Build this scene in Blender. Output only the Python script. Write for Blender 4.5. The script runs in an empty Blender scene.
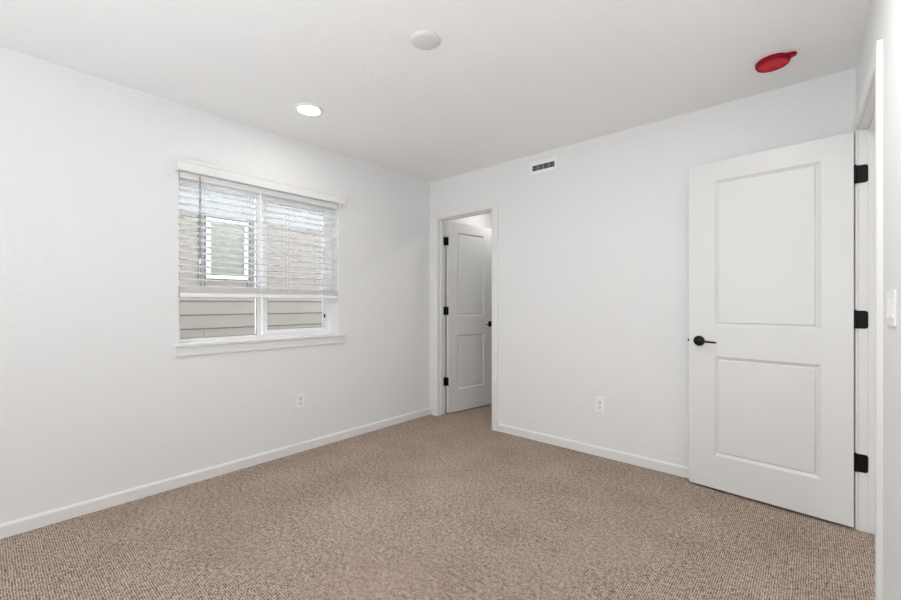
import bpy, bmesh, math, random
from mathutils import Matrix, Vector

S = bpy.context.scene
COL = S.collection
R = math.radians
random.seed(4)

# ------------------------------------------------------------------ camera
H = 2.44                      # ceiling height
D = 3.027                     # left wall at X = -D
YB = 3.120                    # back wall at Y = YB
YF = -1.90                    # wall behind the camera
cam_d = bpy.data.cameras.new('camera')
cam = bpy.data.objects.new('camera', cam_d)
COL.objects.link(cam)
cam.location = (0, 0, 1.1642)
cam.rotation_euler = (R(90), 0, R(41.274))
cam_d.sensor_width = 36.0
cam_d.lens = 36.0 * 411.725 / 901.0
cam_d.shift_y = (303.584 - 300.0) / 901.0
cam_d.clip_start = 0.01
S.camera = cam

# ------------------------------------------------------------------ world, lights, exposure
world = bpy.data.worlds.new('overcast_sky')
S.world = world
world.use_nodes = True
wn = world.node_tree.nodes
wn['Background'].inputs['Color'].default_value = (0.94, 0.97, 1.0, 1)
wn['Background'].inputs['Strength'].default_value = 12.0


def area(name, loc, target, sx, sy, watts, color=(1, 1, 1), shape='RECTANGLE'):
    l = bpy.data.lights.new(name, 'AREA')
    l.shape = shape
    l.size = sx
    l.size_y = sy
    l.energy = watts
    l.color = color
    o = bpy.data.objects.new(name, l)
    COL.objects.link(o)
    o.location = loc
    d = Vector(target) - Vector(loc)
    o.rotation_euler = d.to_track_quat('-Z', 'Y').to_euler()
    return o


# added soft fill lights, all behind the viewpoint: off the rear wall, off the ceiling, and low over the floor
area('fill_rear_wall', (-1.5, -1.86, 1.22), (-1.5, 0, 1.22), 2.9, 2.3, 20, (0.945, 0.975, 1.0))
area('fill_bounce', (-0.75, -0.55, 1.10), (-0.85, 0.2, 2.44), 0.8, 0.8, 21, (0.945, 0.975, 1.0))
area('fill_low', (-1.4, -0.9, 0.5), (-1.4, 1.2, 2.44), 2.0, 0.5, 3, (0.945, 0.975, 1.0))
# second ceiling lamp, above the picture; closet lamp and hall lamp, fixed under their ceilings
area('ceiling_lamp', (-0.40, 1.50, 2.425), (-0.40, 1.50, 0), 0.13, 0.13, 10, (1.0, 0.985, 0.96), 'DISK')
area('closet_lamp', (-2.50, 3.85, 2.41), (-2.50, 3.85, 0), 0.2, 0.2, 5.0, (1.0, 0.97, 0.94), 'DISK')
area('hall_lamp', (0.95, 0.45, 2.40), (0.95, 0.45, 0), 0.25, 0.25, 14, (1.0, 0.97, 0.94), 'DISK')

S.view_settings.view_transform = 'Standard'
S.view_settings.look = 'None'
S.view_settings.exposure = 0.17
S.view_settings.gamma = 1.0
S.view_settings.use_curve_mapping = False
S.cycles.max_bounces = 14
S.cycles.diffuse_bounces = 10
S.cycles.transparent_max_bounces = 16
S.cycles.use_adaptive_sampling = False
S.cycles.denoising_prefilter = 'ACCURATE'
S.cycles.sample_clamp_indirect = 6.0


# ------------------------------------------------------------------ materials
def principled(name, color, rough=0.5, metal=0.0, spec=0.5):
    m = bpy.data.materials.new(name)
    m.use_nodes = True
    b = m.node_tree.nodes['Principled BSDF']
    b.inputs['Base Color'].default_value = (*color, 1)
    b.inputs['Roughness'].default_value = rough
    b.inputs['Metallic'].default_value = metal
    b.inputs['Specular IOR Level'].default_value = spec
    return m, m.node_tree, b


def bump(nt, bsdf, height_socket, strength, distance):
    bp = nt.nodes.new('ShaderNodeBump')
    bp.inputs['Strength'].default_value = strength
    bp.inputs['Distance'].default_value = distance
    nt.links.new(height_socket, bp.inputs['Height'])
    nt.links.new(bp.outputs['Normal'], bsdf.inputs['Normal'])


def plaster(name, color, scale, strength, dist):
    m, nt, b = principled(name, color, 0.75, 0, 0.25)
    g = nt.nodes.new('ShaderNodeNewGeometry')
    n = nt.nodes.new('ShaderNodeTexNoise')
    n.inputs['Scale'].default_value = scale
    n.inputs['Detail'].default_value = 12.0
    n.inputs['Roughness'].default_value = 0.5
    nt.links.new(g.outputs['Position'], n.inputs['Vector'])
    r = nt.nodes.new('ShaderNodeValToRGB')
    r.color_ramp.elements[0].position = 0.42
    r.color_ramp.elements[1].position = 0.62
    nt.links.new(n.outputs['Fac'], r.inputs['Fac'])
    bump(nt, b, r.outputs['Color'], strength, dist)
    return m


M_WALL = plaster('wall_paint', (0.795, 0.802, 0.805), 70, 0.34, 0.002)
M_CEIL = plaster('ceiling_paint', (0.89, 0.90, 0.905), 60, 0.25, 0.002)
M_TRIM = principled('trim_paint', (0.785, 0.79, 0.788), 0.32)[0]
M_DOOR = principled('door_paint', (0.735, 0.74, 0.738), 0.38)[0]
M_PLASTIC = principled('white_plastic', (0.86, 0.865, 0.86), 0.35)[0]
M_PLATE = principled('off_white_plastic', (0.70, 0.70, 0.69), 0.45)[0]
M_VINYL = principled('white_vinyl', (0.88, 0.885, 0.89), 0.35)[0]
M_SLAT = principled('blind_slat_white', (0.90, 0.905, 0.91), 0.3)[0]
M_CORD = principled('grey_cord', (0.30, 0.30, 0.31), 0.8)[0]
M_WCORD = principled('white_cord', (0.70, 0.70, 0.70), 0.8)[0]
M_BLACK = principled('black_metal', (0.004, 0.004, 0.004), 0.42, 0.0, 0.22)[0]
M_DARK = principled('dark_void', (0.012, 0.012, 0.012), 0.8)[0]
M_SLOT = principled('slot_grey', (0.20, 0.20, 0.20), 0.7)[0]
M_VENTDARK = principled('vent_damper', (0.045, 0.047, 0.05), 0.6)[0]
M_LOUVRE = principled('vent_louvre', (0.30, 0.31, 0.33), 0.5)[0]
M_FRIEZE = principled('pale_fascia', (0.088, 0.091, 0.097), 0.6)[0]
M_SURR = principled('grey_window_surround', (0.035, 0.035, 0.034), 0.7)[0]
M_NFRAME = principled('grey_white_frame', (0.30, 0.305, 0.31), 0.5)[0]
M_ROOF = principled('grey_shingles', (0.08, 0.08, 0.085), 0.9)[0]

# red plastic dust cover, slightly mottled
M_RED, nt, b = principled('red_plastic', (0.5, 0.01, 0.015), 0.45, 0, 0.2)
n = nt.nodes.new('ShaderNodeTexNoise'); n.inputs['Scale'].default_value = 28
g = nt.nodes.new('ShaderNodeTexCoord')
nt.links.new(g.outputs['Object'], n.inputs['Vector'])
r = nt.nodes.new('ShaderNodeValToRGB')
r.color_ramp.elements[0].color = (0.52, 0.004, 0.014, 1); r.color_ramp.elements[0].position = 0.35
r.color_ramp.elements[1].color = (0.78, 0.016, 0.026, 1); r.color_ramp.elements[1].position = 0.7
nt.links.new(n.outputs['Fac'], r.inputs['Fac']); nt.links.new(r.outputs['Color'], b.inputs['Base Color'])
M_RIM = principled('dark_red_rim', (0.30, 0.001, 0.016), 0.5, 0, 0.15)[0]

# lit lens of the ceiling lamp
M_LENS = bpy.data.materials.new('lit_lens'); M_LENS.use_nodes = True
nt = M_LENS.node_tree; nt.nodes.remove(nt.nodes['Principled BSDF'])
e = nt.nodes.new('ShaderNodeEmission'); e.inputs['Color'].default_value = (1, 0.97, 0.92, 1); e.inputs['Strength'].default_value = 60
nt.links.new(e.outputs[0], nt.nodes['Material Output'].inputs['Surface'])

# clear window glass: see-through with a fresnel reflection
M_GLASS = bpy.data.materials.new('window_glass'); M_GLASS.use_nodes = True
nt = M_GLASS.node_tree; nt.nodes.remove(nt.nodes['Principled BSDF'])
t = nt.nodes.new('ShaderNodeBsdfTransparent'); t.inputs['Color'].default_value = (0.93, 0.95, 0.95, 1)
gl = nt.nodes.new('ShaderNodeBsdfGlossy'); gl.inputs['Roughness'].default_value = 0.02
fr = nt.nodes.new('ShaderNodeFresnel'); fr.inputs['IOR'].default_value = 1.35
mx = nt.nodes.new('ShaderNodeMixShader')
nt.links.new(fr.outputs[0], mx.inputs[0]); nt.links.new(t.outputs[0], mx.inputs[1]); nt.links.new(gl.outputs[0], mx.inputs[2])
nt.links.new(mx.outputs[0], nt.nodes['Material Output'].inputs['Surface'])

# neighbour's window glass with the green reflection of trees set as its colour
M_NGLASS = principled('green_reflection_glass', (0.070, 0.076, 0.062), 0.25)[0]

# lap siding: warm grey beige with faint grain
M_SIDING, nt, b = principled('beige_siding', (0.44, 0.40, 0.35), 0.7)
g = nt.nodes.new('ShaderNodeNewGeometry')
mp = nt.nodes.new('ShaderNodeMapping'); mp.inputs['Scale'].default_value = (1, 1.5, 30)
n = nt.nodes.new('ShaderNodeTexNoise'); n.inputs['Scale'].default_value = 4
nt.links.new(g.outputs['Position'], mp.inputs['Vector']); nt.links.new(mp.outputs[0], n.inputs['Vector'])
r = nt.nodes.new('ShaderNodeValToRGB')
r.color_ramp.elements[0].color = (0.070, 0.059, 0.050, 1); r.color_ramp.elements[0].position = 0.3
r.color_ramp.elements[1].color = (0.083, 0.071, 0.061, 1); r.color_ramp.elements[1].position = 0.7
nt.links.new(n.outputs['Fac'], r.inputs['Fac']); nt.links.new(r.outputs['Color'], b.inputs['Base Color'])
M_LAWN = principled('gravel_ground', (0.16, 0.15, 0.135), 0.9)[0]


# carpet: loop pile in rows that run parallel to the window wall
def carpet():
    m, nt, b = principled('loop_carpet', (0.3, 0.24, 0.2), 0.95, 0, 0.05)
    N, L = nt.nodes, nt.links

    def math_(op, a, c=None):
        k = N.new('ShaderNodeMath'); k.operation = op
        for i, v in enumerate((a, c)):
            if v is None:
                continue
            if isinstance(v, (int, float)):
                k.inputs[i].default_value = v
            else:
                L.new(v, k.inputs[i])
        return k.outputs[0]

    geo = N.new('ShaderNodeNewGeometry')
    wob = N.new('ShaderNodeTexNoise'); wob.inputs['Scale'].default_value = 22; wob.inputs['Detail'].default_value = 2
    L.new(geo.outputs['Position'], wob.inputs['Vector'])
    sep = N.new('ShaderNodeSeparateXYZ'); L.new(geo.outputs['Position'], sep.inputs[0])
    w = math_('MULTIPLY', math_('SUBTRACT', wob.outputs['Fac'], 0.5), 0.007)
    x = math_('ADD', sep.outputs[0], w)
    y = math_('ADD', sep.outputs[1], w)
    # square grid of loops, each row and column slightly uneven
    rows = math_('SINE', math_('MULTIPLY', x, 2 * math.pi / 0.0082))
    loops = math_('SINE', math_('MULTIPLY', y, 2 * math.pi / 0.0086))
    hgt = math_('ADD', math_('MULTIPLY', rows, 0.27), math_('MULTIPLY', loops, 0.25))
    fine = N.new('ShaderNodeTexNoise'); fine.inputs['Scale'].default_value = 150; fine.inputs['Detail'].default_value = 3
    L.new(geo.outputs['Position'], fine.inputs['Vector'])
    big = N.new('ShaderNodeTexNoise'); big.inputs['Scale'].default_value = 3.2; big.inputs['Detail'].default_value = 4; big.inputs['Roughness'].default_value = 0.6
    L.new(geo.outputs['Position'], big.inputs['Vector'])
    t = math_('ADD', math_('MULTIPLY', hgt, 0.75), 0.54)
    t = math_('ADD', t, math_('MULTIPLY', math_('SUBTRACT', fine.outputs['Fac'], 0.5), 2.0))
    t = math_('ADD', t, math_('MULTIPLY', math_('SUBTRACT', big.outputs['Fac'], 0.5), 0.3))
    tuft = N.new('ShaderNodeTexNoise'); tuft.inputs['Scale'].default_value = 52; tuft.inputs['Detail'].default_value = 2
    L.new(geo.outputs['Position'], tuft.inputs['Vector'])
    t = math_('ADD', t, math_('MULTIPLY', math_('SUBTRACT', tuft.outputs['Fac'], 0.5), 0.9))
    ramp = N.new('ShaderNodeValToRGB')
    cr = ramp.color_ramp
    cr.elements[0].position = 0.12; cr.elements[0].color = (0.085, 0.056, 0.040, 1)
    cr.elements[1].position = 0.90; cr.elements[1].color = (0.66, 0.535, 0.45, 1)
    mid = cr.elements.new(0.5); mid.color = (0.34, 0.262, 0.212, 1)
    L.new(t, ramp.inputs['Fac'])
    L.new(ramp.outputs['Color'], b.inputs['Base Color'])
    hh = math_('ADD', hgt, math_('MULTIPLY', fine.outputs['Fac'], 0.6))
    bump(nt, b, hh, 0.7, 0.003)
    return m


M_CARPET = carpet()


# ------------------------------------------------------------------ helpers
class B:
    """collects shapes into one bmesh"""
    def __init__(self):
        self.bm = bmesh.new()

    def _join(self, t, mat=None):
        if mat is not None:
            t.transform(mat)
        me = bpy.data.meshes.new('tmp')
        t.to_mesh(me); t.free()
        self.bm.from_mesh(me)
        bpy.data.meshes.remove(me)
        return self

    def box(self, x0, x1, y0, y1, z0, z1, bevel=0.0, seg=2, mat=None):
        t = bmesh.new()
        bmesh.ops.create_cube(t, size=1)
        t.transform(Matrix.Translation(((x0 + x1) / 2, (y0 + y1) / 2, (z0 + z1) / 2)) @ Matrix.Diagonal((abs(x1 - x0), abs(y1 - y0), abs(z1 - z0), 1)))
        if bevel:
            bmesh.ops.bevel(t, geom=t.edges[:], offset=bevel, segments=seg, affect='EDGES', profile=0.7)
        return self._join(t, mat)

    def cyl(self, p0, p1, r0, r1=None, n=20, bevel=0.0):
        p0, p1 = Vector(p0), Vector(p1)
        r1 = r0 if r1 is None else r1
        d = p1 - p0
        t = bmesh.new()
        bmesh.ops.create_cone(t, cap_ends=True, segments=n, radius1=r0, radius2=r1, depth=d.length)
        if bevel:
            es = [e for e in t.edges if abs(e.verts[0].co.z - e.verts[1].co.z) < 1e-6]
            bmesh.ops.bevel(t, geom=es, offset=bevel, segments=2, affect='EDGES')
        q = d.to_track_quat('Z', 'Y').to_matrix().to_4x4()
        return self._join(t, Matrix.Translation((p0 + p1) / 2) @ q)

    def lathe(self, prof, n=48, mat=None):
        """profile of (radius, z), turned about Z"""
        t = bmesh.new()
        rings = []
        for (r, z) in prof:
            if r < 1e-6:
                rings.append([t.verts.new((0, 0, z))])
            else:
                rings.append([t.verts.new((r * math.cos(2 * math.pi * k / n), r * math.sin(2 * math.pi * k / n), z)) for k in range(n)])
        for a, c in zip(rings, rings[1:]):
            for k in range(n):
                k2 = (k + 1) % n
                if len(a) == 1 and len(c) == 1:
                    continue
                if len(a) == 1:
                    t.faces.new((a[0], c[k], c[k2]))
                elif len(c) == 1:
                    t.faces.new((a[k], a[k2], c[0]))
                else:
                    t.faces.new((a[k], a[k2], c[k2], c[k]))
        bmesh.ops.recalc_face_normals(t, faces=t.faces[:])
        return self._join(t, mat)

    def prism(self, poly, axis, a0, a1, mat=None, bevel=0.0):
        """poly in the plane of the other two axes, extruded along axis from a0 to a1"""
        t = bmesh.new()
        def P(u, v, a):
            return {'x': (a, u, v), 'y': (u, a, v), 'z': (u, v, a)}[axis]
        lo = [t.verts.new(P(u, v, a0)) for u, v in poly]
        hi = [t.verts.new(P(u, v, a1)) for u, v in poly]
        t.faces.new(lo); t.faces.new(hi)
        for k in range(len(poly)):
            k2 = (k + 1) % len(poly)
            t.faces.new((lo[k], lo[k2], hi[k2], hi[k]))
        bmesh.ops.recalc_face_normals(t, faces=t.faces[:])
        if bevel:
            bmesh.ops.bevel(t, geom=t.edges[:], offset=bevel, segments=2, affect='EDGES')
        return self._join(t, mat)

    def build(self, name, material, parent=None, smooth=False, world_mat=None):
        me = bpy.data.meshes.new(name)
        if world_mat is not None:
            self.bm.transform(world_mat)
        self.bm.to_mesh(me); self.bm.free()
        me.materials.append(material)
        if smooth:
            for p in me.polygons:
                p.use_smooth = True
            me.set_sharp_from_angle(angle=R(35))
        o = bpy.data.objects.new(name, me)
        COL.objects.link(o)
        if parent is not None:
            o.parent = parent
        return o


def tag(o, label=None, cat=None, group=None, kind=None):
    if label: o['label'] = label
    if cat: o['category'] = cat
    if group: o['group'] = group
    if kind: o['kind'] = kind
    return o


def root(name, mat, label, cat, group=None, kind=None):
    o = bpy.data.objects.new(name, None)
    COL.objects.link(o)
    o.empty_display_size = 0.05
    o.matrix_basis = mat
    return tag(o, label, cat, group, kind)


T = Matrix.Translation


def struct(name, bld, mat, label, cat, world_mat=None):
    return tag(bld.build(name, mat, None, False, world_mat), label, cat, None, 'structure')


def copy_tree(o, mat):
    c = o.copy(); COL.objects.link(c); c.matrix_basis = mat
    for ch in list(o.children):
        d = ch.copy(); COL.objects.link(d); d.parent = c
        for gch in list(ch.children):
            e_ = gch.copy(); COL.objects.link(e_); e_.parent = d
    return c


# right wall frame: local x' = into the wall, y' = 0 at the far corner and negative towards the camera
MR = T((0.178, YB, 0)) @ Matrix.Rotation(0.0140, 4, 'Z')

# ------------------------------------------------------------------ structure
WT = 0.165       # outer wall thickness
WY0, WY1, WZ0, WZ1 = 0.828, 2.002, 0.888, 2.015     # window opening
b = B()
b.box(-D - WT, 1.7, -2.1, 5.6, -0.12, 0.0)
struct('floor', b, M_CARPET, 'beige brown loop-pile carpet with fine ribs covering the floor', 'floor')

b = B()
b.box(-D - WT, 1.7, -2.1, 5.6, H, H + 0.12)
struct('ceiling', b, M_CEIL, 'white textured ceiling over the whole room', 'ceiling')

b = B()
b.box(-D - WT, -D, -2.1, WY0, 0, H)
b.box(-D - WT, -D, WY1, 5.6, 0, H)
b.box(-D - WT, -D, WY0, WY1, 0, WZ0)
b.box(-D - WT, -D, WY0, WY1, WZ1, H)
struct('wall_left', b, M_WALL, 'white textured wall that holds the window with the blind', 'wall')

CX0, CX1, CZ = -2.925, -2.215, 2.05                  # rough opening of the closet doorway
WB = 0.115
b = B()
b.box(-D - 0.02, CX0, YB, YB + WB, 0, H)
b.box(CX1, 0.34, YB, YB + WB, 0, H)
b.box(CX0, CX1, YB, YB + WB, CZ, H)
struct('wall_back', b, M_WALL, 'white textured wall with the narrow inner doorway and the air vent', 'wall')

JY1, JY0 = -0.153, -0.921                            # clear opening of the room doorway in the right wall frame
RT = 0.12
DZ = 2.052
b = B()
b.box(0, RT, JY1 + 0.018, 0.14, 0, H)
b.box(0, RT, -5.15, JY0 - 0.018, 0, H)
b.box(0, RT, JY0 - 0.018, JY1 + 0.018, DZ + 0.018, H)
struct('wall_right', b, M_WALL, 'white wall at the right edge with the light switch and the room doorway', 'wall', MR)

b = B()
b.box(-D - 0.1, 1.7, YF - 0.1, YF, 0, H)
struct('wall_front', b, M_WALL, 'white wall of the room behind the viewpoint', 'wall')

# closet and hall shells
b = B(); b.box(-D - 0.02, -2.975, YB + WB, 5.35, 0, H)
struct('wall_closet_left', b, M_WALL, 'white wall hidden behind the open inner door', 'wall')
b = B(); b.box(-3.1, -0.9, 5.30, 5.40, 0, H)
struct('wall_closet_back', b, M_WALL, 'white wall seen above the inner door, through the narrow doorway', 'wall')
b = B(); b.box(-1.10, -1.0, YB + WB, 5.35, 0, H)
struct('wall_closet_right', b, M_WALL, 'white side wall of the space behind the narrow doorway', 'wall')
b = B(); b.box(1.5, 1.6, YF, 5.5, 0, H)
struct('wall_hall_right', b, M_WALL, 'white hall wall beyond the room doorway', 'wall')
b = B(); b.box(0.2, 1.6, 4.2, 4.3, 0, H)
struct('wall_hall_back', b, M_WALL, 'white end wall of the hall beyond the room doorway', 'wall')

# baseboards
BH, BT = 0.070, 0.013


def base_profile():
    return [(0, 0), (BT, 0), (BT, BH - 0.012), (BT - 0.003, BH - 0.005), (BT - 0.006, BH), (0, BH)]


b = B(); b.prism([(-D + u, v) for u, v in base_profile()], 'y', YF, YB)
struct('baseboard_left', b, M_TRIM, 'white baseboard along the foot of the window wall', 'baseboard')
b = B(); b.prism([(YB - u, v) for u, v in base_profile()], 'x', -2.154, 0.176)
struct('baseboard_back', b, M_TRIM, 'white baseboard from the narrow doorway to the far right corner', 'baseboard')
b = B(); b.prism([(-u, v) for u, v in base_profile()], 'y', -5.0, JY0 - 0.075)
struct('baseboard_right', b, M_TRIM, 'white baseboard under the light switch on the right wall', 'baseboard', MR)


# casings: stepped colonial profile
def casing_poly(w, t):
    return [(0, 0), (0, t * 0.62), (w * 0.10, t * 0.80), (w * 0.34, t * 0.80), (w * 0.46, t), (w * 0.94, t), (w, t * 0.88), (w, 0)]


def mitred(b, path_fn, prof):
    """sweep of a profile (u across, v out of the wall) up one side, over the top and down the other, mitred at the corners"""
    t = bmesh.new()
    rings = [[t.verts.new(path_fn(k, u, v)) for u, v in prof] for k in range(4)]
    n = len(prof)
    for a, c in zip(rings, rings[1:]):
        for k in range(n):
            k2 = (k + 1) % n
            t.faces.new((a[k], a[k2], c[k2], c[k]))
    t.faces.new(rings[0]); t.faces.new(rings[-1])
    bmesh.ops.recalc_face_normals(t, faces=t.faces[:])
    return b._join(t)


# closet doorway: casing on the room side, jamb, stop
cl, cr_, ch = -2.911, -2.229, 2.036                  # clear opening
prof = casing_poly(0.063, 0.015)
e0, e1, et = cl - 0.005, cr_ + 0.005, ch + 0.006
b = mitred(B(), lambda k, u, v: [(e0 - u, YB - v, 0), (e0 - u, YB - v, et + u), (e1 + u, YB - v, et + u), (e1 + u, YB - v, 0)][k], prof)
struct('trim_1', b, M_TRIM, 'white casing around the narrow inner doorway beside the corner', 'door casing')
b = B()
b.box(CX0 + 0.001, cl, YB, YB + WB, 0, ch + 0.012)
b.box(cr_, CX1 - 0.001, YB, YB + WB, 0, ch + 0.012)
b.box(cl, cr_, YB, YB + WB, ch, ch + 0.012)
b.box(cl, cl + 0.010, YB + 0.035, YB + 0.074, 0.008, ch, 0.002)
b.box(cr_ - 0.010, cr_, YB + 0.035, YB + 0.074, 0.008, ch, 0.002)
b.box(cl + 0.010, cr_ - 0.010, YB + 0.035, YB + 0.074, ch - 0.010, ch, 0.002)
struct('trim_2', b, M_TRIM, 'white jamb and stop lining the narrow inner doorway', 'door jamb')

# room doorway: casing, jamb, stop, in the right wall frame
prof = casing_poly(0.057, 0.017)
f0, f1, ft = JY1 + 0.006, JY0 - 0.006, DZ + 0.006
b = mitred(B(), lambda k, u, v: [(-v, f0 + u, 0), (-v, f0 + u, ft + u), (-v, f1 - u, ft + u), (-v, f1 - u, 0)][k], prof)
struct('trim_3', b, M_TRIM, 'white casing around the room doorway at the right edge', 'door casing', MR)
b = B()
b.box(0.0005, RT, JY1, JY1 + 0.0175, 0, DZ + 0.0175)
b.box(0.0005, RT, JY0 - 0.0175, JY0, 0, DZ + 0.0175)
b.box(0.0005, RT, JY0, JY1, DZ, DZ + 0.0175)
b.box(0.035, 0.074, JY1 - 0.011, JY1, 0.010, DZ, 0.002)
b.box(0.035, 0.074, JY0, JY0 + 0.011, 0.010, DZ, 0.002)
b.box(0.035, 0.074, JY0 + 0.011, JY1 - 0.011, DZ - 0.011, DZ, 0.002)
struct('trim_4', b, M_TRIM, 'white jamb and stop lining the room doorway behind the hinges', 'door jamb', MR)

# ------------------------------------------------------------------ window
win = root('window_1', T((-D, (WY0 + WY1) / 2, WZ0)), 'white vinyl sliding window behind the half raised blind', 'window', None, 'structure')
WI = win.matrix_basis.inverted()
FX0, FX1 = -D - 0.162, -D - 0.100                   # frame depth range
b = B()
zb = 0.928                                            # top of the bottom frame rail
b.box(FX0, FX1, WY0 + 0.001, WY0 + 0.034, WZ0, WZ1 - 0.001, 0.003)
b.box(FX0, FX1, WY1 - 0.034, WY1 - 0.001, WZ0, WZ1 - 0.001, 0.003)
b.box(FX0, FX1, WY0 + 0.034, WY1 - 0.034, WZ0, zb, 0.003)
b.box(FX0, FX1, WY0 + 0.034, WY1 - 0.034, WZ1 - 0.036, WZ1 - 0.001, 0.003)
b.box(FX0, FX1 - 0.010, 1.375, 1.402, zb, WZ1 - 0.036, 0.003)
b.build('window_frame', M_VINYL, win, False, WI)
# right, inner sash
b = B()
sx0, sx1 = -D - 0.128, -D - 0.104
ya, yb_ = 1.408, WY1 - 0.036
za, zc = zb + 0.001, WZ1 - 0.037
b.box(sx0, sx1, ya, ya + 0.036, za, zc, 0.003)
b.box(sx0, sx1, yb_ - 0.034, yb_, za, zc, 0.003)
b.box(sx0, sx1, ya + 0.036, yb_ - 0.034, za, za + 0.034, 0.003)
b.box(sx0, sx1, ya + 0.036, yb_ - 0.034, zc - 0.034, zc, 0.003)
sash = b.build('sash', M_VINYL, win, False, WI)
b = B(); b.box(-D - 0.118, -D - 0.114, ya + 0.036, yb_ - 0.034, za + 0.034, zc - 0.034)
b.build('glass_pane', M_GLASS, sash, False, WI)
b = B(); b.box(sx1 - 0.002, sx1 + 0.010, yb_ - 0.040, yb_ - 0.028, 1.045, 1.075, 0.002)
b.build('sash_latch', M_BLACK, sash, False, WI)
b = B(); b.box(-D - 0.146, -D - 0.142, WY0 + 0.034, 1.375, zb, WZ1 - 0.036)
b.build('glass_pane', M_GLASS, win, False, WI)
# black gasket lines round both panes
b = B()
for (y0, y1, z0, z1, x) in ((WY0 + 0.034, 1.375, zb, WZ1 - 0.036, -D - 0.139), (ya + 0.036, yb_ - 0.034, za + 0.034, zc - 0.034, -D - 0.112)):
    g_ = 0.004
    b.box(x - 0.003, x, y0, y0 + g_, z0, z1); b.box(x - 0.003, x, y1 - g_, y1, z0, z1)
    b.box(x - 0.003, x, y0 + g_, y1 - g_, z0, z0 + g_); b.box(x - 0.003, x, y0 + g_, y1 - g_, z1 - g_, z1)
b.build('glazing_gasket', M_SLOT, win, False, WI)
# stool and apron
b = B()
b.box(FX1, -D + 0.0005, WY0 + 0.0005, WY1 - 0.0005, WZ0, WZ0 + 0.019)
b.box(-D, -D + 0.028, 0.797, 2.066, WZ0, WZ0 + 0.019, 0.004)
b.build('window_sill', M_TRIM, win, False, WI)
b = B(); b.box(-D, -D + 0.014, 0.806, 2.057, WZ0 - 0.060, WZ0 - 0.0005, 0.003)
b.build('apron', M_TRIM, win, False, WI)

# ------------------------------------------------------------------ blind
blind = root('window_blind', T((-D, (WY0 + WY1) / 2, 2.0)), 'white two-inch slat blind half raised in the window', 'window blind')
BI = blind.matrix_basis.inverted()
by0, by1 = WY0 + 0.006, WY1 - 0.006
bx = -D - 0.030                                       # slat centre plane
b = B(); b.box(bx - 0.028, bx + 0.022, by0, by1, 1.972, 2.012, 0.002)
b.build('headrail', M_SLAT, blind, False, BI)
# valance: moulded board on the wall face with short returns
vp = [(0, 0), (0.010, 0), (0.013, 0.010), (0.013, 0.052), (0.017, 0.060), (0.017, 0.076), (0, 0.076)]
b = B()
vx, vz = -D + 0.040, 2.004
b.prism([(vx + u, vz + v) for u, v in vp], 'y', 0.808, 2.034)
b.box(-D + 0.001, vx + 0.001, 0.808, 0.819, vz, vz + 0.076)
b.box(-D + 0.001, vx + 0.001, 2.023, 2.034, vz, vz + 0.076)
b.build('valance', M_TRIM, blind, False, BI)
# slats: slightly crowned
def slat(b, z, tilt=0.0):
    w, t, cr0 = 0.025, 0.0026, 0.0022
    top = [(-w, 0), (-w * 0.5, cr0 * 0.75), (0, cr0), (w * 0.5, cr0 * 0.75), (w, 0)]
    poly = [(bx + u, z + v) for u, v in top] + [(bx + u, z + v - t) for u, v in reversed(top)]
    ca, sa = math.cos(tilt), math.sin(tilt)
    poly = [(bx + (u - bx) * ca - (v - z) * sa, z + (u - bx) * sa + (v - z) * ca) for u, v in poly]
    b.prism(poly, 'y', by0, by1)


b = B()
for k in range(15):
    slat(b, 1.944 - 0.0445 * k, R(9))
for k in range(9):
    slat(b, 1.2775 - 0.0046 * k)
b.build('slat_panel', M_SLAT, blind, False, BI)
b = B(); b.box(bx - 0.026, bx + 0.026, by0, by1, 1.208, 1.232, 0.005)
rail = b.build('bottom_rail', M_SLAT, blind, False, BI)
for y in (0.975, 1.270, 1.565, 1.850):
    b = B(); b.cyl((bx, y, 1.2095), (bx, y, 1.204), 0.006, 0.005, 12)
    b.build('rail_button', M_WCORD, rail, False, BI)
    b = B()
    for dx in (-0.0265, 0.0265):
        for dy in (-0.012, 0.012):
            b.cyl((bx + dx, y + dy, 1.235), (bx + dx, y + dy, 1.972), 0.0011, None, 6)
    for k in range(15):
        z = 1.948 - 0.0445 * k - 0.0033
        for dy in (-0.012, 0.012):
            b.cyl((bx - 0.0265, y + dy, z), (bx + 0.0265, y + dy, z), 0.0008, None, 5)
    tag(b.build('ladder_cord', M_WCORD, blind, False, BI))
b = B(); b.cyl((-D + 0.012, 1.338, 1.495), (-D + 0.012, 1.338, 1.995), 0.0042, None, 8)
wand = tag(b.build('tilt_wand', M_SLAT, blind, True, BI))
b = B(); b.cyl((-D + 0.012, 1.338, 1.470), (-D + 0.012, 1.338, 1.497), 0.0062, 0.0045, 10)
b.build('wand_tip', M_SLAT, wand, True, BI)
b = B()
for dy in (-0.003, 0.003):
    b.cyl((-D + 0.010, 0.946 + dy, 1.455), (-D + 0.010, 0.946 + dy, 1.995), 0.0022, None, 6)
cord = tag(b.build('pull_cord', M_CORD, blind, True, BI), 'grey lift cord')
b = B(); b.lathe([(0, 0.035), (0.004, 0.034), (0.008, 0.006), (0.006, 0), (0, 0)], 14, T((-D + 0.010, 0.946, 1.425)))
b.build('cord_tassel', M_SLAT, cord, True, BI)


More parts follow.
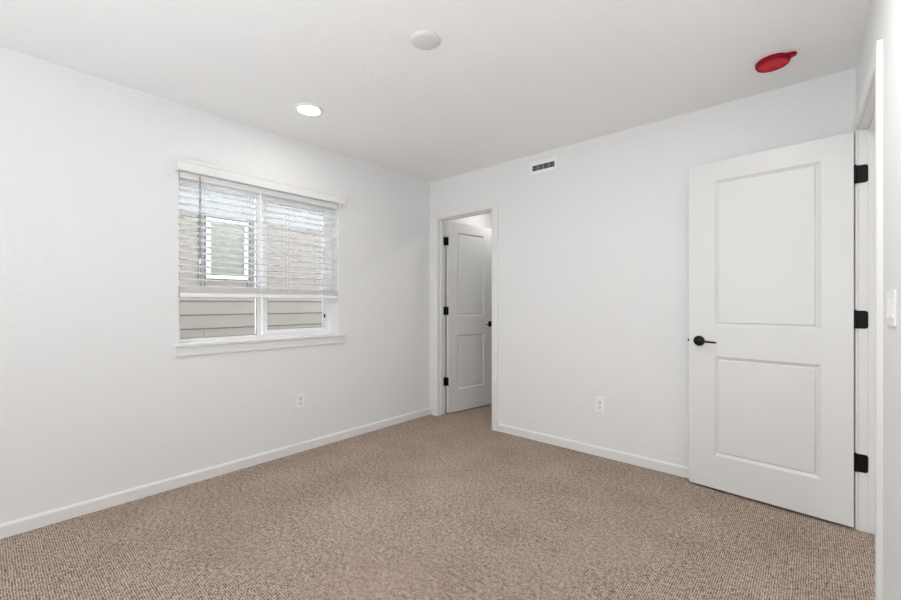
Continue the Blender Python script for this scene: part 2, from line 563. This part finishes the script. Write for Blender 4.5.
# ------------------------------------------------------------------ doors
def door_leaf(w, h, t, panels, name, parent):
    bm = bmesh.new()
    rings = [(0.0, 0.0), (0.003, -0.002), (0.018, -0.012), (0.023, -0.012), (0.027, -0.004)]
    x_lines = sorted({0, w, panels[0][0], panels[0][1]})
    z_lines = sorted({0, h} | {p[2] for p in panels} | {p[3] for p in panels})
    for s in (-1, 1):
        def V(x, z, d=0.0):
            return bm.verts.new((x, s * (t / 2 + d), z))
        for x0, x1 in zip(x_lines, x_lines[1:]):
            for z0, z1 in zip(z_lines, z_lines[1:]):
                if any(abs(x0 - p[0]) < 1e-6 and abs(z0 - p[2]) < 1e-6 for p in panels):
                    prev = None
                    for ins, d in rings:
                        q = [V(x0 + ins, z0 + ins, d), V(x1 - ins, z0 + ins, d), V(x1 - ins, z1 - ins, d), V(x0 + ins, z1 - ins, d)]
                        if prev:
                            for k in range(4):
                                bm.faces.new((prev[k], prev[(k + 1) % 4], q[(k + 1) % 4], q[k]))
                        prev = q
                    bm.faces.new(prev)
                else:
                    bm.faces.new((V(x0, z0), V(x1, z0), V(x1, z1), V(x0, z1)))
    for (x0, z0, x1, z1) in ((0, 0, w, 0), (w, 0, w, h), (w, h, 0, h), (0, h, 0, 0)):
        n_ = [v for v in ((x0, z0), (x1, z1))]
        bm.faces.new([bm.verts.new((n_[0][0], -t / 2, n_[0][1])), bm.verts.new((n_[1][0], -t / 2, n_[1][1])),
                      bm.verts.new((n_[1][0], t / 2, n_[1][1])), bm.verts.new((n_[0][0], t / 2, n_[0][1]))])
    bmesh.ops.remove_doubles(bm, verts=bm.verts[:], dist=1e-5)
    bmesh.ops.recalc_face_normals(bm, faces=bm.faces[:])
    bb = B(); bb.bm.free(); bb.bm = bm
    return bb.build(name, M_DOOR, parent)


def handle(parent, x, z, t, side, sgn):
    """lever set on one face: rosette, neck, lever towards the hinge (sgn = direction along x)"""
    s = side
    y = s * t / 2
    b = B()
    rot = Matrix.Rotation(R(-90 * s), 4, 'X')
    b.lathe([(0, 0.0), (0.032, 0.0), (0.0325, 0.004), (0.030, 0.009), (0.022, 0.012), (0.0125, 0.014), (0.0105, 0.020), (0.0105, 0.050), (0, 0.050)], 36, T((x, y, z)) @ rot)
    # lever: bar that tapers towards its tip
    yy = y + s * 0.046
    b.cyl((x + sgn * -0.010, yy, z), (x + sgn * 0.052, yy + s * 0.004, z - 0.001), 0.0088, 0.0066, 14, 0.002)
    b.cyl((x + sgn * 0.050, yy + s * 0.004, z - 0.001), (x + sgn * 0.104, yy - s * 0.002, z - 0.004), 0.0066, 0.0050, 14, 0.002)
    return tag(b.build('lever_handle', M_BLACK, parent, True), 'matt black lever with round rosette')


def hinge_leaf_poly(w, h, r=0.012, n=5):
    """rounded on the far side only"""
    p = [(0, -h / 2), (w - r, -h / 2)]
    p += [(w - r + r * math.sin(a), -h / 2 + r - r * math.cos(a)) for a in [math.pi / 2 * k / n for k in range(1, n + 1)]]
    p += [(w - r + r * math.cos(a), h / 2 - r + r * math.sin(a)) for a in [math.pi / 2 * k / n for k in range(0, n + 1)]]
    p += [(0, h / 2)]
    return p


# room door, swung open against the back wall
ax = Vector((-0.766, 0.069, 0)).normalized()
DT = 0.035
p0 = Vector((0.1610, 2.9515, 0.015))
yv = Vector((0, 0, 1)).cross(ax)                      # towards the camera
m = Matrix((ax.to_4d(), yv.to_4d(), Vector((0, 0, 1, 0)), Vector((0, 0, 0, 1)))).transposed()
m[3][0] = m[3][1] = m[3][2] = 0; m[0][3] = m[1][3] = m[2][3] = 0
m = T(p0 - yv * DT / 2) @ m
door = root('door_2', m, 'wide white two-panel door swung open against the back wall', 'door', None, 'structure')
DI = m.inverted()
DW, DH = 0.7615, 2.030
leaf = door_leaf(DW, DH, DT, [(0.124, 0.619, 0.206, 0.822), (0.124, 0.619, 1.006, 1.912)], 'door_leaf', door)
for s in (1, -1):
    handle(door, 0.703, 0.913, DT, s, -1)
b = B(); b.box(DW - 0.001, DW + 0.0015, -0.0125, 0.0125, 0.885, 0.942); b.box(DW, DW + 0.011, -0.007, 0.007, 0.905, 0.922, 0.003)
tag(b.build('latch', M_BLACK, door), 'black latch in the free edge')
jf = JY1 - 0.0015
for z in (1.827, 1.082, 0.348):
    b = B()
    # leaf on the jamb (right wall frame), knuckle beside the door edge
    b.prism([(-0.016 + u, z + v) for u, v in hinge_leaf_poly(0.050, 0.092)], 'y', jf - 0.0015, jf + 0.0014, MR)
    pin = MR @ Vector((-0.0125, JY1 - 0.005, z))
    for k in range(5):
        zz = z - 0.046 + k * 0.0184
        b.cyl((pin.x, pin.y, zz + 0.0004), (pin.x, pin.y, zz + 0.018), 0.0062, None, 16)
    b.cyl((pin.x, pin.y, z + 0.046), (pin.x, pin.y, z + 0.051), 0.005, 0.003, 12)
    tag(b.build('hinge', M_BLACK, door, False, DI), 'black butt hinge')

# closet door, swung into the space behind the narrow doorway
ang = R(81)
ax = Vector((math.cos(ang), math.sin(ang), 0))
yv = Vector((0, 0, 1)).cross(ax)                      # away from the camera side
pin = Vector((cl + 0.003, YB + WB + 0.005, 0))
m = Matrix.Rotation(ang, 4, 'Z')
m = T(pin + ax * 0.003 - yv * (0.005 + DT / 2) + Vector((0, 0, 0.012))) @ m
cdoor = root('door_1', m, 'narrow white two-panel door standing open inside the inner doorway', 'door', None, 'structure')
CI = m.inverted()
leaf2 = door_leaf(0.672, 2.014, DT, [(0.128, 0.520, 0.235, 0.818), (0.128, 0.520, 1.018, 1.912)], 'door_leaf', cdoor)
for s in (1, -1):
    handle(cdoor, 0.612, 0.920, DT, s, -1)
for z in (1.822, 1.088, 0.342):
    b = B()
    b.box(cl + 0.0003, cl + 0.003, YB + WB - 0.036, YB + WB, z - 0.044, z + 0.044, 0.0008)
    for k in range(5):
        zz = z - 0.044 + k * 0.0176
        b.cyl((pin.x, pin.y, zz + 0.0004), (pin.x, pin.y, zz + 0.0172), 0.0062, None, 16)
    b.prism([(0, 0)] and [(-DT / 2 - 0.001, z - 0.012 - 0.044), (DT / 2 - 0.004, z - 0.012 - 0.044), (DT / 2 - 0.004, z - 0.012 + 0.044), (-DT / 2 - 0.001, z - 0.012 + 0.044)], 'x', -0.0028, 0.0003, m)
    tag(b.build('hinge', M_BLACK, cdoor, False, CI), 'black butt hinge')


# ------------------------------------------------------------------ electrical plates
def plate_poly(w, h, r=0.006, n=3):
    p = []
    for cx, cy, a0 in ((w / 2 - r, -h / 2 + r, -90), (w / 2 - r, h / 2 - r, 0), (-w / 2 + r, h / 2 - r, 90), (-w / 2 + r, -h / 2 + r, 180)):
        p += [(cx + r * math.cos(R(a0 + 90 * k / n)), cy + r * math.sin(R(a0 + 90 * k / n))) for k in range(n + 1)]
    return p


def outlet(mat, label):
    """plate in the local XZ plane, facing local -Y"""
    o = root('wall_outlet', mat, label, 'outlet', 'duplex outlets low on the walls')
    b = B(); b.prism(plate_poly(0.070, 0.114), 'y', -0.0085, -0.0002, None, 0.0015)
    b.build('cover_plate', M_PLASTIC, o)
    for zc_ in (0.0195, -0.0195):
        b = B(); b.prism([(u, v + zc_) for u, v in plate_poly(0.034, 0.029, 0.011, 5)], 'y', -0.0105, -0.008)
        so = b.build('socket', M_PLASTIC, o)
        b = B()
        b.box(-0.0084, -0.0050, -0.0110, -0.0100, zc_ - 0.002, zc_ + 0.009)
        b.box(0.0050, 0.0084, -0.0110, -0.0100, zc_ - 0.002, zc_ + 0.008)
        b.cyl((0, -0.0100, zc_ - 0.0085), (0, -0.0110, zc_ - 0.0085), 0.0034, None, 12)
        b.build('socket_slot', M_DARK, so)
    b = B(); b.cyl((0, -0.008, 0), (0, -0.0098, 0), 0.0032, 0.0026, 12)
    b.build('screw', M_LOUVRE, o)
    return o


o1 = outlet(T((-D, 1.653, 0.402)) @ Matrix.Rotation(R(90), 4, 'Z'), 'white duplex outlet on the wall below the window')
o2 = copy_tree(o1, T((-1.216, YB, 0.394)))
o2['label'] = 'white duplex outlet on the back wall between the two doors'

# light switch on the right wall, faces local -X
SWY = -1.19
sw = root('light_switch', MR @ T((0, SWY, 1.150)) @ Matrix.Rotation(R(-90), 4, 'Z'), 'white rocker light switch plate beside the room doorway', 'light switch')
b = B(); b.prism(plate_poly(0.163, 0.116), 'y', -0.0055, -0.0002, None, 0.0018)
b.build('cover_plate', M_PLASTIC, sw)
for k in (-1, 0, 1):
    b = B()
    x = k * 0.046
    b.prism([(-0.0050, -0.033), (-0.0092, -0.031), (-0.0068, 0.0), (-0.0062, 0.031), (-0.0050, 0.033)], 'x', x - 0.0165, x + 0.0165)
    b.build('rocker', M_PLASTIC, sw)

# ------------------------------------------------------------------ air vent
vent = root('air_vent', T((-1.697, YB, 2.318)), 'white wall vent with four dark openings near the ceiling', 'air vent')
b = B()
vw, vh, ow, oh, t_ = 0.258, 0.112, 0.206, 0.046, 0.007
b.box(-vw / 2, -ow / 2, -t_, -0.0003, -vh / 2, vh / 2, 0.002)
b.box(ow / 2, vw / 2, -t_, -0.0003, -vh / 2, vh / 2, 0.002)
b.box(-ow / 2 - 0.002, ow / 2 + 0.002, -t_, -0.0003, oh / 2, vh / 2, 0.002)
b.box(-ow / 2 - 0.002, ow / 2 + 0.002, -t_, -0.0003, -vh / 2, -oh / 2, 0.002)
b.build('frame', M_PLASTIC, vent)
b = B(); b.box(-ow / 2, ow / 2, -0.0025, -0.0003, -oh / 2, oh / 2)
tag(b.build('damper', M_VENTDARK, vent), 'dark grey damper')
b = B()
for k in (-1, 0, 1):
    b.box(k * ow / 4 - 0.0045, k * ow / 4 + 0.0045, -0.006, -0.002, -oh / 2, oh / 2)
for k in range(4):
    for q in (-1, 1):
        xc = (k - 1.5) * ow / 4 + q * 0.009
        b.box(xc - 0.001, xc + 0.001, -0.0045, -0.0022, -oh / 2, oh / 2)
b.box(-ow / 2, ow / 2, -0.0045, -0.0022, -0.0012, 0.0012)
tag(b.build('grille', M_LOUVRE, vent), 'grey bars across the openings')

# ------------------------------------------------------------------ things on the ceiling
lamp = root('recessed_light', T((-2.480, 1.420, H)), 'lit round flush light in the ceiling near the window', 'ceiling light')
b = B(); b.lathe([(0.066, -0.0005), (0.064, -0.006), (0.070, -0.0105), (0.080, -0.009), (0.089, -0.003), (0.090, -0.0005)], 56)
b.build('trim_ring', M_PLASTIC, lamp, True)
b = B(); b.lathe([(0, -0.0065), (0.064, -0.0060), (0.0645, -0.0005), (0, -0.0005)], 48)
tag(b.build('lens', M_LENS, lamp, True), 'glowing white lens')

disc = root('ceiling_cover_plate', T((-1.402, 1.412, H)), 'unlit round white cover plate in the middle of the ceiling', 'cover plate')
b = B(); b.lathe([(0, -0.0005), (0.068, -0.0005), (0.070, -0.004), (0.068, -0.010), (0.060, -0.016), (0.048, -0.018), (0.047, -0.018)], 56)
b.build('rim', M_PLATE, disc, True)
b = B(); b.lathe([(0.0475, -0.014), (0.0475, -0.0182), (0.044, -0.0190), (0, -0.0192)], 56)
b.build('face_plate', M_PLATE, disc, True)

cap = root('dust_cover', T((-0.155, 2.742, H)), 'red plastic dust cover over a detector on the ceiling', 'dust cover')
b = B(); b.lathe([(0.060, -0.0005), (0.071, -0.0005), (0.074, -0.004), (0.073, -0.018), (0.069, -0.025), (0.065, -0.026), (0.063, -0.023), (0.063, -0.010)], 56)
tag(b.build('rim', M_RIM, cap, True), 'dark red raised rim')
b = B(); b.lathe([(0, -0.021), (0.030, -0.022), (0.063, -0.0235), (0.063, -0.018), (0, -0.018)], 56)
b.build('face', M_RED, cap, True)
b = B()
tb = Matrix.Rotation(R(-14), 4, 'Z')
b.prism([(0.060, -0.036), (0.080, -0.022), (0.095, -0.014), (0.100, -0.005), (0.100, 0.005), (0.095, 0.013), (0.080, 0.018), (0.060, 0.032)], 'z', -0.015, -0.002, tb, 0.002)
tag(b.build('pull_tab', M_RIM, cap), 'dark red pull tab')

# ------------------------------------------------------------------ outside: neighbouring house
NX = -D - 2.45
house = root('neighbor_house', T((NX, 2.0, -0.4)), 'beige lap-sided house next door, seen through the window', 'house')
HI = house.matrix_basis.inverted()
b = B()
cz, z = 0.1645, 1.2
zs = [1.2 + cz * k for k in range(-9, 7)]
for z0 in zs:
    z1 = min(z0 + cz, 2.25)
    spans = [(-3.0, 8.0)]
    if abs(z0 - (1.2 - 3 * cz)) < 1e-6:
        spans = [(-3.0, 1.757), (1.762, 8.0)]
    if abs(z0 - (1.2 - 2 * cz)) < 1e-6:
        spans = [(-3.0, 3.9), (3.905, 8.0)]
    for y0, y1 in spans:
        b.prism([(NX - 0.012, z0 - 0.02), (NX + 0.006, z0), (NX - 0.008, z1 + 0.015), (NX - 0.016, z1)], 'y', y0, y1)
b.box(NX - 0.20, NX - 0.013, -3.0, 8.0, -0.4, 2.57)
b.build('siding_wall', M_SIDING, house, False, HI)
b = B()
b.box(NX - 0.010, NX + 0.022, -3.0, 8.0, 2.250, 2.44)
b.box(NX - 0.010, NX + 0.016, -3.0, 8.0, 2.44, 2.56)
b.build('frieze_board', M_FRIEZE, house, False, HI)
b = B()
b.box(NX - 0.05, NX + 0.018, -3.0, 8.0, 2.562, 2.585)
b.box(NX + 0.018, NX + 0.040, -3.0, 8.0, 2.54, 2.67)
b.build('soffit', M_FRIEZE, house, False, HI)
b = B()
b.prism([(NX + 0.045, 2.672), (NX + 0.045, 2.695), (NX - 2.5, 3.30), (NX - 2.5, 3.27)], 'y', -3.1, 8.1)
b.build('roof', M_ROOF, house, False, HI)
ny0, ny1, nz0, nz1 = 1.778, 2.262, 1.468, 2.196
fw = 0.045
b = B()
b.box(NX - 0.01, NX + 0.035, ny0, ny0 + fw, nz0, nz1); b.box(NX - 0.01, NX + 0.035, ny1 - fw, ny1, nz0, nz1)
b.box(NX - 0.01, NX + 0.035, ny0 + fw, ny1 - fw, nz0, nz0 + 0.055); b.box(NX - 0.01, NX + 0.035, ny0 + fw, ny1 - fw, nz1 - fw, nz1)
nf = b.build('window_frame', M_NFRAME, house, False, HI)
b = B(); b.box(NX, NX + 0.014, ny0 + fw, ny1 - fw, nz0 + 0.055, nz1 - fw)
tag(b.build('pane', M_NGLASS, nf, False, HI), 'window pane painted with a green reflection')
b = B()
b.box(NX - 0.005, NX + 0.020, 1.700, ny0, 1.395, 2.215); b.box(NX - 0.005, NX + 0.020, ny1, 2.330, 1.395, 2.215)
b.box(NX - 0.005, NX + 0.024, 1.700, 2.330, 2.200, 2.248)  # dark top strip stands in for the shadow of the drip cap
tag(b.build('window_surround', M_SURR, house, False, HI), 'dark grey boards beside the window, painted drip cap shade above')

b = B(); b.box(-14, -D - WT, -12, 16, -0.6, -0.4)
struct('ground', b, M_LAWN, 'bare strip of ground between the two houses', 'ground')
